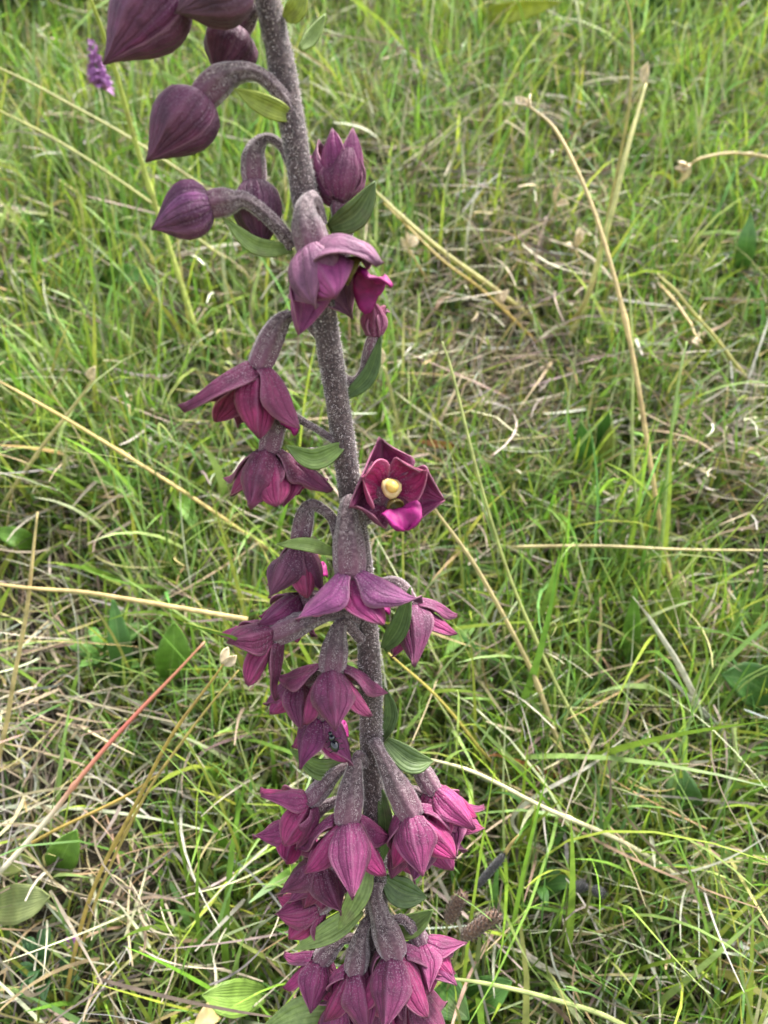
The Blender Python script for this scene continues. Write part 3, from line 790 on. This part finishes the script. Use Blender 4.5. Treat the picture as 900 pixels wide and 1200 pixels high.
YG, GR, DG, PG = (.32, .37, .06), (.16, .24, .06), (.085, .14, .04), (.25, .34, .10)
BRACTS = [((346, 138, 6), (312, 124, 22), (274, 104, 28), 26, YG), ((342, 292, 10), (300, 288, 26), (261, 255, 34), 22, PG), ((386, 268, -4), (418, 250, 6), (440, 212, 10), 36, (.10, .15, .04)),
          ((404, 466, -6), (432, 440, -10), (447, 392, -8), 22, DG), ((402, 522, 10), (368, 538, 22), (334, 522, 26), 28, GR), ((392, 648, 14), (360, 638, 26), (324, 638, 32), 18, PG),
          ((450, 760, 4), (468, 734, 16), (481, 688, 20), 26, DG), ((447, 868, -8), (458, 838, -14), (452, 806, -14), 20, DG), ((412, 892, -4), (376, 902, 0), (340, 878, 2), 28, GR),
          ((452, 868, 10), (482, 892, 20), (508, 892, 16), 32, (.11, .17, .05)), ((446, 925, 6), (452, 970, 12), (448, 1012, 10), 20, DG), ((432, 1012, 26), (420, 1048, 46), (396, 1090, 52), 29, PG),
          ((424, 1066, 14), (388, 1090, 30), (345, 1113, 36), 29, PG), ((450, 1030, 2), (472, 1046, 6), (500, 1052, 4), 38, DG), ((458, 1090, -2), (484, 1084, 2), (508, 1066, 2), 30, GR),
          ((440, 1196, 4), (370, 1186, 18), (300, 1212, 24), 48, PG), ((334, 22, 6), (348, 8, 14), (356, -24, 16), 26, YG), ((352, 58, -12), (366, 42, -22), (382, 16, -26), 18, PG)]
for (a, b, c, w, colr) in BRACTS:
    X, Fq, UVq = leaf_mesh([P3(*a), P3(*b), P3(*c)], .86 * w * pxs(b[1]), .45)
    child('bract', X, Fq, M_BRACT, orchid, UVq, color=colr, thick=.0005)
# two stem leaves near the ground, below the frame
for dx, hh in ((-1, .035), (1, .02)):
    p0 = base_pt + np.array([0, 0, hh]); 
    X, Fq, UVq = leaf_mesh([p0, p0 + np.array([dx * .03, -.005, .022]), p0 + np.array([dx * .065, -.01, .012])], .028, .4, face=(0, 0, 1))
    child('leaf', X, Fq, M_BRACT, orchid, UVq, color=GR, thick=.0006)

# ------------------------------------------------------------------ beetle on a lower flower
bpos = P3(392, 874, 40)
beetle = empty('beetle', bpos, 'tiny shiny black beetle clinging to a lower orchid petal', 'beetle')
s = pxs(874)
ax = iv(.35, .9, .2); sd_ = iv(1, -.35, .1)
def blob(c, ax_, L_, R_, k=10, n=9):
    t = np.linspace(0, 1, n)
    return tube(c + ax_ * ((t - .5) * L_)[:, None], R_ * np.sqrt(np.clip(1 - (2 * t - 1) ** 2, .01, 1)), k)
V, Fl, UVc, _ = blob(bpos, ax, 15 * s, 5.2 * s); child('abdomen', V, Fl, M_BEETLE, beetle, UVc)
V, Fl, UVc, _ = blob(bpos - ax * 9 * s, ax, 8 * s, 4 * s); child('thorax', V, Fl, M_BEETLE, beetle, UVc)
V, Fl, UVc, _ = blob(bpos - ax * 14 * s, ax, 5.5 * s, 2.6 * s); child('head', V, Fl, M_BEETLE, beetle, UVc)
for q in (-1, 1):
    for o_ in (-7, -1, 5):
        p = bpos + ax * o_ * s
        V, Fl, UVc, _ = tube(spline([p, p + sd_ * q * 6 * s - FW * 1 * s, p + sd_ * q * 9 * s + FW * 4 * s + ax * 2 * s], 6), .5 * s, 5)
        child('leg', V, Fl, M_BEETLE, beetle, UVc)

# ------------------------------------------------------------------ single stalks that stand out of the sward
TAN, GOLD, PALE, YGR, RED = (.44, .33, .15), (.40, .28, .07), (.46, .42, .26), (.26, .30, .06), (.36, .11, .07)
def stalk_tint(c):
    return tuple(min(.62, v * 1.22) for v in c)
def stalk(pts, wpx, color, label, head=None, m=None, cat='grass stalk', name='grass_stalk', nodes=0, tipc=None, flat=False, group='single stalks standing out of the meadow'):
    """pts: (px, py, height above the slope in m); thickness in photo pixels at its middle"""
    P = np.array([ghit(*p) for p in pts])
    C = spline(P, 36)
    mid = P[len(P) // 2]; s = (mid - CAM).dot(FW) / F
    lowi = int(np.argmin([p[2] for p in pts])); 
    order = C if lowi != len(pts) - 1 else C[::-1]
    rs = np.random.default_rng(abs(hash(label)) % 1000 if False else sum(map(ord, label)))
    wob = rs.normal(0, 1, (6, 3)); tt = np.linspace(0, 1, 36)
    for i in range(6): order = order + (wob[i] * s * 1.1 / (i + 1))[None, :] * np.sin(tt * np.pi * (i + 1))[:, None]
    # the foot of the stalk reaches the ground
    root = empty(name, (order[0][0], order[0][1], order[0][2]), label, cat, group)
    R = .46 * wpx * s * np.interp(np.linspace(0, 1, 36), [0, .8, 1], [1.12, .8, .42])
    if nodes:
        for kq in range(nodes): R = R * (1 + .5 * np.exp(-((tt - (kq + .6) / (nodes + .4)) / .012) ** 2))
    if flat:
        X, Fq, UVq = leaf_mesh(order[::3], wpx * 1.25 * s, .35, 24, 5, ([0, .1, .5, .8, 1], [.7, 1, .9, .55, .05]), face=norm(CAM - mid) + rs.normal(0, .35, 3))
        child('blade', X, Fq, m or M_STALK, root, UVq, color=color, thick=.0003)
        return root
    V, Fl, UVc, _ = tube(order, R, 7)
    me_o = child('stem', V, Fl, m or M_STALK, root, UVc, color=color)
    if head:
        tip = order[-1]; d = norm(order[-1] - order[-3])
        for q in range(head):
            dd = norm(d + rs.normal(0, .45, 3)); Lh = rs.uniform(14, 24) * s
            st = tip + rs.normal(0, 1.5, 3) * s
            X, Fq, UVq = leaf_mesh([st, st + dd * Lh * .5 + rs.normal(0, 1, 3) * s, st + dd * Lh], rs.uniform(9, 13) * s, .7, 8, 5, face=rs.normal(0, 1, 3) + norm(CAM - tip))
            child('husk', X, Fq, M_HUSK, root, UVq, thick=.0003)
    return root

ST = [
 ([(800, 765, .0), (770, 600, .05), (738, 400, .10), (700, 255, .13), (655, 155, .15), (620, 124, .155)], 6.0, TAN, 'long tan grass stalk arching down the right side, pale husk at its bent tip', 2),
 ([(655, 420, .0), (690, 340, .05), (712, 262, .09), (735, 175, .12), (757, 98, .14)], 7.5, (.48, .45, .18), 'yellow green stalk crossing the long tan stalk at upper right, pale knob on top', 1),
 ([(650, 395, .01), (690, 345, .05), (715, 240, .09), (738, 120, .14), (740, 30, .17), (728, -20, .19)], 4.5, (.36, .30, .10), 'thin straw stalk running close beside the yellow green crossing stalk', 0),
 ([(960, 230, .0), (915, 190, .06), (868, 180, .07), (826, 184, .075), (806, 196, .07)], 4.5, TAN, 'tan stalk entering from the right edge, its beige seed head drooping', 4),
 ([(660, 400, .0), (560, 325, .04), (500, 280, .06), (438, 222, .08)], 6.5, (.42, .38, .14), 'broad pale yellow stalk lying diagonally right of the half open flower', 0),
 ([(650, 425, .0), (580, 350, .04), (520, 305, .06), (450, 238, .07)], 4.0, GOLD, 'thin golden stalk lying beside the broad pale yellow diagonal stalk', 0),
 ([(690, 960, .0), (655, 870, .03), (620, 775, .06), (560, 665, .10), (505, 590, .13)], 6.5, (.45, .36, .18), 'long tan stalk slanting up to the open flower with the yellow centre', 0),
 ([(0, 1022, .05), (60, 955, .06), (100, 905, .07), (160, 835, .08), (240, 752, .09)], 6.5, RED, 'red stalk turning cream at its lower left end', 0),
 ([(-30, 682, .09), (60, 690, .09), (150, 702, .09), (290, 726, .085)], 6.0, (.46, .34, .15), 'straight tan stalk running level from the left edge to a flower', 0),
 ([(-10, 920, .02), (12, 820, .05), (30, 720, .08), (44, 600, .11)], 6.0, (.46, .36, .16), 'upright straw stalk crossing the level tan stalk near the left edge', 0),
 ([(330, 655, .01), (230, 585, .05), (110, 508, .08), (40, 468, .10), (-10, 442, .11)], 5.0, (.44, .33, .12), 'thin golden stalk slanting from the left edge down towards the flowers', 0),
 ([(0, 598, .02), (40, 542, .05), (78, 490, .07), (108, 446, .09)], 5.0, (.44, .37, .17), 'short straw stalk with one beige husk crossing the thin golden stalk', 1),
 ([(68, 1215, .0), (100, 1070, .04), (150, 960, .07), (200, 865, .10), (262, 778, .12)], 5.5, GOLD, 'golden stalk rising from the bottom left corner to a beige husk', 2),
 ([(75, 1190, .0), (112, 1060, .04), (165, 945, .07), (215, 868, .09), (280, 785, .11)], 4.0, (.42, .32, .10), 'second golden stalk running alongside the one with the beige husk', 0),
 ([(0, 1010, .02), (60, 975, .04), (150, 932, .05), (185, 908, .06)], 4.5, GOLD, 'short golden stalk below the red stalk, sloping the same way', 0),
 ([(600, 920, .01), (560, 875, .04), (510, 815, .07), (455, 765, .09)], 4.5, (.42, .34, .08), 'thin yellow stalk slanting right of the lower flowers', 0),
 ([(760, 1215, .03), (690, 1182, .04), (600, 1158, .05), (520, 1146, .06)], 6.5, (.34, .38, .14), 'pale green stalk lying across the bottom right of the orchid', 0),
 ([(828, 1048, .02), (740, 990, .04), (640, 945, .06), (560, 905, .07), (505, 890, .075)], 6.0, PALE, 'cream stalk slanting down to the right from the lower flowers', 0),
 ([(600, 641, .05), (700, 640, .06), (800, 643, .06), (930, 645, .05)], 4.0, (.40, .33, .16), 'level straw stalk running to the right edge at mid height', 0),
 ([(240, 420, .02), (200, 300, .07), (165, 190, .12), (135, 80, .17), (95, -30, .22)], 7.0, (.34, .38, .08), 'yellow green grass stem leaning behind the purple buds', 0),
 ([(330, 280, .02), (180, 180, .08), (60, 110, .12), (-20, 70, .15)], 4.0, (.38, .36, .14), 'thin straw stem slanting behind the far purple flower spike', 0),
 ([(300, 330, .02), (180, 240, .07), (70, 170, .11), (-20, 120, .13)], 4.0, (.36, .35, .12), 'straw stem below the far purple flower spike', 0),
 ([(900, 475, .01), (850, 410, .04), (800, 350, .07), (770, 320, .08)], 5.0, (.40, .36, .12), 'yellow stalk near the right edge slanting down to the right', 0),
 ([(760, 320, .02), (800, 365, .05), (818, 395, .06)], 4.0, TAN, 'short drooping stalk with a beige husk near the yellow right edge stalk', 2),
 ([(640, 270, .01), (648, 250, .03), (652, 238, .04)], 4.0, TAN, 'tiny stalk with a beige husk left of the crossing stalks', 2),
 ([(690, 320, .01), (682, 305, .03), (674, 290, .035)], 4.0, TAN, 'tiny stalk with a browned husk just left of the crossing stalks', 3),
 ([(600, 380, .01), (596, 368, .02), (588, 355, .03)], 4.0, TAN, 'tiny stalk with a cream husk at the end of the diagonal stalks', 2),
 ([(500, 330, .01), (490, 310, .03), (480, 292, .04)], 4.0, TAN, 'tiny stalk with a tan husk right of the half open flower', 3),
 ([(480, 560, .01), (465, 500, .05), (452, 440, .09), (447, 428, .095)], 5.0, (.38, .36, .16), 'pale stalk with a cream knob standing right of the upper stem', 1),
 ([(690, 925, .0), (640, 905, .02), (590, 888, .035), (568, 886, .04)], 5.0, (.42, .16, .06), 'orange red blade lying right of the lower flowers', 0),
 ([(765, 750, .01), (775, 640, .04), (790, 480, .09), (805, 400, .11)], 5.0, (.24, .34, .09), 'green upright stem right of the long tan stalk', 0),
 ([(730, 1005, .01), (700, 890, .03), (650, 800, .05), (600, 690, .08), (560, 560, .12), (530, 440, .15), (518, 400, .16)], 4.5, (.33, .36, .12), 'thin green and tan stem bending up past the open flower', 0),
 ([(770, 700, .01), (745, 570, .05), (742, 430, .09), (735, 320, .12)], 4.5, (.30, .36, .12), 'slim green stem just left of the long tan stalk', 0),
 ([(660, 1010, .01), (600, 960, .03), (690, 900, .05), (742, 860, .05)], 4.0, (.46, .43, .36), 'bleached curled blade in the lower right grass', 0),
 ([(590, 1075, .01), (620, 1120, .02), (660, 1140, .02), (690, 1146, .015)], 6.0, (.48, .44, .34), 'bleached curved blade below the brown seed heads', 0),
 ([(835, 860, .01), (805, 800, .04), (770, 740, .06), (735, 690, .07)], 6.0, (.48, .45, .36), 'bleached arching blade left of the lower right stalks', 0),
 ([(880, 890, .01), (820, 830, .03), (760, 775, .05)], 5.5, (.48, .46, .40), 'bleached straight blade near the right edge', 0),
]
for i, q in enumerate(ST):
    pts, w, colr, lab, hd = q
    stalk(pts, w, stalk_tint(colr), lab, hd, M_REDSTALK if colr == RED else None, flat=' blade' in lab, nodes=1 if len(pts) > 4 else 0)

# ------------------------------------------------------------------ brown plantain heads and dark spike
def seed_head(p0, p1, wpx, label, m=None, foot=None, h=.03, name='seed_head', tip=None):
    a, b = ghit(*p0), ghit(*p1)
    s = (a - CAM).dot(FW) / F
    root = empty(name, foot if foot is not None else (a[0], a[1], gz(a[0], a[1])), label, 'seed head', 'dark seed heads in the grass')
    rs = np.random.default_rng(sum(map(ord, label)))
    t = np.linspace(0, 1, 12)
    C = a + (b - a) * t[:, None]
    R = .36 * wpx * s * np.sqrt(np.clip(1 - (2 * t - 1) ** 4, .05, 1))
    V, Fl, UVc, _ = tube(C, R, 10)
    core = child('spike', V, Fl, m or M_HEAD, root, UVc)
    T, N, B = frames(C)
    # overlapping scales
    Vs, Fs = [], []; ns = 110
    for kq in range(ns):
        tt = (kq + .5) / ns; an = kq * 2.39996; i = min(int(tt * 11), 10)
        c = a + (b - a) * tt; dr = N[i] * math.cos(an) + B[i] * math.sin(an); r = np.interp(tt, t, R)
        up_ = norm(T[i] * .8 + dr * .75); sd2 = np.cross(T[i], dr); Ls = .26 * wpx * s * rs.uniform(.7, 1.2); ws = .085 * wpx * s
        base = c + dr * r * .85
        k0 = len(Vs)
        Vs += [base - sd2 * ws, base + sd2 * ws, base + up_ * Ls + sd2 * ws * .5, base + up_ * Ls - sd2 * ws * .5, base + up_ * Ls * .6 + dr * ws * .8]
        Fs += [(k0, k0 + 1, k0 + 4), (k0 + 1, k0 + 2, k0 + 4), (k0 + 2, k0 + 3, k0 + 4), (k0 + 3, k0, k0 + 4)]
    child('scales', np.array(Vs), Fs, m or M_HEAD, root, smooth=False, kind='stuff')
    ft = np.array([a[0] - (b - a)[0] * .6, a[1] - (b - a)[1] * .6, 0]); ft[2] = gz(ft[0], ft[1])
    V, Fl, UVc, _ = tube(spline([ft, (ft + a) / 2 + [0, 0, .004], a], 10), 1.6 * s, 6)
    child('stem', V, Fl, M_STALK, root, UVc, color=(.25, .26, .09))
    if tip is not None:
        V, Fl, UVc, _ = tube(spline([b, (b + ghit(*tip)) / 2 + [0, 0, .001], ghit(*tip)], 10), np.linspace(2.6, .8, 10) * s, 6)
        child('tip', V, Fl, M_STALK, root, UVc, color=(.45, .33, .12))
    return root
seed_head((524, 1082, .062), (542, 1047, .07), 21, 'short brown plantain seed head right of the bottom flowers')
seed_head((540, 1100, .062), (584, 1070, .07), 23, 'longer brown plantain seed head tilted to the right of the short one')
seed_head((558, 1040, .068), (592, 1000, .075), 13, 'black sooty grass spike with a straw coloured tip', M_CHAR, tip=(608, 978, .08))
seed_head((672, 1042, .058), (686, 1036, .06), 15, 'small round dark seed head, left one of a pair', M_CHAR)
seed_head((694, 1040, .058), (706, 1048, .06), 15, 'small round dark seed head, right one of a pair', M_CHAR)

# ------------------------------------------------------------------ broad leaves
def broad(pts, wpx, color, label, cup=.25, wave=.02, prof=None, name='broad_leaf', m=None, group='broad leaves among the grass', face=None):
    P = [ghit(*p) for p in pts]
    s = (P[1] - CAM).dot(FW) / F
    root = empty(name, P[0], label, 'leaf', group)
    X, Fq, UVq = leaf_mesh(P, wpx * s, cup, 18, 9, prof, wave=wave, face=face)
    child('blade', X, Fq, m or M_LEAF, root, UVq, color=color, thick=.0005)
    ft = P[0] - norm(P[1] - P[0]) * .012; ft[2] = gz(ft[0], ft[1])
    V, Fl, UVc, _ = tube(spline([ft, (ft + P[0]) / 2 + [0, 0, .003], P[0]], 8), 2 * s, 6)
    child('leaf_stalk', V, Fl, M_LEAF, root, UVc, color=color)
    return root
LG, LD, LY = (.15, .30, .04), (.07, .18, .035), (.26, .34, .06)
broad([(198, 795, .02), (203, 765, .045), (204, 728, .06)], 40, LG, 'bright oval green leaf left of the left pointing flower')
broad([(145, 800, .01), (140, 755, .035), (132, 700, .05)], 26, LD, 'narrow darker green leaf left of the bright oval leaf')
broad([(62, 1030, .01), (75, 1000, .035), (90, 972, .045)], 38, LG, 'green ribbed leaf under the red stalk at lower left')
broad([(-15, 1065, .02), (25, 1058, .04), (60, 1050, .045)], 44, (.24, .28, .10), 'pale mottled grey green leaf at the left edge', wave=.06)
broad([(-6, 1018, .02), (18, 1012, .03), (40, 1008, .035)], 24, (.26, .30, .08), 'small yellow green leaf just above the pale mottled leaf')
broad([(310, 1165, .015), (270, 1170, .035), (236, 1166, .045)], 40, (.20, .32, .06), 'round pale green leaf left of the orchid base', wave=.04)
broad([(262, 1176, .03), (245, 1190, .045), (225, 1212, .05)], 24, (.46, .34, .16), 'crumpled tan dry leaf below the round pale green leaf', wave=.12)
broad([(692, 560, .01), (686, 530, .03), (680, 494, .05)], 26, (.10, .26, .05), 'upright green leaf in the grass right of the open flower')
broad([(708, 550, .01), (712, 525, .03), (716, 498, .045)], 20, (.30, .33, .08), 'yellowing leaf right of the upright green leaf')
broad([(702, 545, .01), (706, 510, .035), (714, 480, .055)], 18, LD, 'slim dark leaf between the green and the yellowing leaf')
broad([(780, 760, .01), (788, 725, .03), (790, 680, .05)], 30, (.20, .30, .04), 'yellow green leaf beside the long tan stalk')
broad([(740, 780, .01), (740, 745, .03), (745, 690, .055)], 22, LG, 'upright green leaf left of the yellow green leaf by the long stalk')
broad([(920, 830, .01), (880, 800, .03), (845, 790, .04)], 50, LD, 'broad dark green leaf at the right edge')
broad([(500, 1140, .01), (520, 1165, .035), (550, 1195, .04)], 52, LD, 'dark green leaf at the bottom right of the orchid')
broad([(540, 1175, .01), (570, 1165, .03), (600, 1150, .035)], 40, (.09, .22, .04), 'green leaf beside the dark leaf at the bottom')
broad([(690, 920, .005), (705, 955, .02), (690, 985, .02)], 34, LD, 'dark green leaf deep in the grass right of the cream stalk')
broad([(810, 960, .005), (800, 930, .03), (795, 895, .035)], 40, (.09, .20, .05), 'shaded oval leaf in the lower right grass')
broad([(560, 700, .01), (545, 735, .03), (520, 770, .035)], 22, LG, 'green blade like leaf right of the back flower')
broad([(868, 320, .01), (874, 290, .05), (880, 250, .07)], 22, (.13, .28, .08), 'upright blue green leaf near the right edge')
broad([(560, 18, .02), (600, 14, .06), (660, 2, .08)], 22, (.36, .40, .04), 'yellow green leaf at the top edge right of the stem')
broad([(40, 640, .01), (20, 630, .03), (-10, 620, .03)], 24, LG, 'green leaf at the left edge above the level tan stalk')
broad([(180, 585, .01), (150, 570, .03), (105, 560, .04)], 22, LG, 'low green leaf under the thin golden stalk')
broad([(200, 575, .01), (215, 590, .03), (230, 625, .03)], 20, (.17, .33, .05), 'small green leaf near the left flowers')
broad([(120, 330, .01), (150, 320, .04), (185, 335, .045)], 20, (.12, .28, .05), 'green arching leaf in the grass below the purple buds', cup=.4)
broad([(545, 525, .02), (515, 521, .035), (485, 516, .03)], 9, (.36, .15, .05), 'curled orange brown dead leaf above the open flower', wave=.15, name='dead_leaf')

def herb(px, py, n, rpx, label, color, seed):
    """small rosette of rounded leaflets"""
    rs = np.random.default_rng(seed)
    c = ghit(px, py, .0); s = (c - CAM).dot(FW) / F
    root = empty('herb', c, label, 'herb', 'small herbs in the grass')
    for q in range(n):
        a = q * 2.4 + rs.normal(0, .3); el = rs.uniform(.2, .9); Lh = rpx * s * rs.uniform(.6, 1.1)
        d = np.array([math.cos(a) * math.cos(el), math.sin(a) * math.cos(el), math.sin(el)])
        b = c + np.array([0, 0, .004 + .02 * rs.random()]) + d * Lh * .25
        X, Fq, UVq = leaf_mesh([b, b + d * Lh * .5 + [0, 0, .003], b + d * Lh], Lh * .38, .3, 10, 5, face=(0, -.3, 1))
        child('leaf', X, Fq, M_LEAF, root, UVq, color=tuple(np.array(color) * math.exp(rs.normal(0, .15))), thick=.0004)
    V, Fl, UVc, _ = tube(spline([c - [0, 0, .004], c + [0, 0, .012], c + [0, 0, .024]], 6), 2 * s, 6)
    child('stem', V, Fl, M_LEAF, root, UVc, color=color)
herb(130, 800, 12, 48, 'leafy green herb right of the red stalk', (.12, .27, .05), 3)
herb(60, 1165, 10, 40, 'dark blue green herb in the bottom left corner', (.06, .16, .05), 4)
herb(620, 1075, 10, 42, 'green rosette near the brown seed heads', (.08, .2, .04), 5)
herb(760, 60, 14, 40, 'dark green herb patch at the top right', (.05, .13, .035), 6)
herb(870, 30, 14, 50, 'dark green leafy herb in the top right corner', (.04, .11, .03), 7)
herb(20, 590, 12, 44, 'bright leafy herb at the left edge', (.13, .29, .045), 8)

# ------------------------------------------------------------------ far purple spikes
def spike(px, py, hpx, h0, label, seed, wpx):
    rs = np.random.default_rng(seed)
    c = ghit(px, py, h0); s = (c - CAM).dot(FW) / F
    g = np.array([c[0], c[1] + .01, float(gz(c[0], c[1] + .01))])
    root = empty('purple_wildflower', g, label, 'wildflower', 'other purple wildflowers')
    top = c + np.array([-.002, 0, hpx * s])
    V, Fl, UVc, _ = tube(spline([g, (g + c) / 2 + [.003, 0, 0], c, top], 14), 2.2 * s, 6)
    child('stem', V, Fl, M_LEAF, root, UVc, color=(.14, .24, .06))
    nfl = 26
    for q in range(nfl):
        t = q / (nfl - 1); a = q * 2.4
        rr = wpx * .5 * s * (1.0 - .65 * t)
        p = c + (top - c) * t
        d = np.array([math.cos(a), math.sin(a), .25 + .3 * t])
        fl = None
        Vs, Fs, UVs_ = [], [], []
        for kq in range(4):
            dd = norm(d + rs.normal(0, .5, 3))
            X, Fq, UVq = leaf_mesh([p, p + dd * rr * .6, p + dd * rr * 1.1 + [0, 0, -rr * .15]], rr * .65, .4, 6, 3, face=d)
            Fs.append(Fq + sum(len(v_) for v_ in Vs)); Vs.append(X); UVs_.append(UVq)
        child('floret', np.vstack(Vs), np.vstack(Fs), M_PURPLE, root, np.vstack(UVs_), thick=.0003)
spike(118, 102, 44, .07, 'distant pale purple flower spike in the upper left grass', 21, 30)
spike(88, 1108, 14, .02, 'tiny purple flower low in the bottom left grass', 22, 16)

# ------------------------------------------------------------------ shrub edging the meadow, upper left
def shrub(px, py, label, H, Wd, seed, n=900):
    rs = np.random.default_rng(seed)
    c = ghit(px, py, 0); c[2] = gz(c[0], c[1])
    root = empty('shrub', c, label, 'shrub')
    tips = []
    for q in range(7):
        a = rs.uniform(0, 6.28); d = np.array([math.cos(a) * .5, math.sin(a) * .5, 1.0])
        t = c + d * H * rs.uniform(.6, 1); tips.append(t)
        V, Fl, UVc, _ = tube(spline([c, (c + t) / 2 + rs.normal(0, .012, 3), t], 8), np.linspace(.004, .0015, 8), 6)
        child('stem', V, Fl, M_STALK, root, UVc, color=(.10, .07, .04))
    Vs, Fs, UVs_ = [], [], []; k0 = 0
    for q in range(n):
        t = tips[rs.integers(0, len(tips))]; u = rs.random() ** .6
        p = c + (t - c) * u + rs.normal(0, 1, 3) * np.array([Wd, Wd, H * .5]) * .33
        p[2] = max(p[2], gz(p[0], p[1]) + .01)
        d = norm(rs.normal(0, 1, 3) + [0, 0, .2]); Lh = rs.uniform(.012, .022)
        X, Fq, UVq = leaf_mesh([p, p + d * Lh * .5, p + d * Lh + [0, 0, -.003]], Lh * .5, .3, 5, 3, face=(0, -.2, 1))
        Vs.append(X); Fs.append(Fq + k0); UVs_.append(UVq); k0 += len(X)
    child('foliage', np.vstack(Vs), np.vstack(Fs), M_LEAF, root, np.vstack(UVs_), color=(.045, .10, .03), kind='stuff')
shrub(8, 22, 'dark green shrub in the far upper left corner', .09, .13, 5, 700)
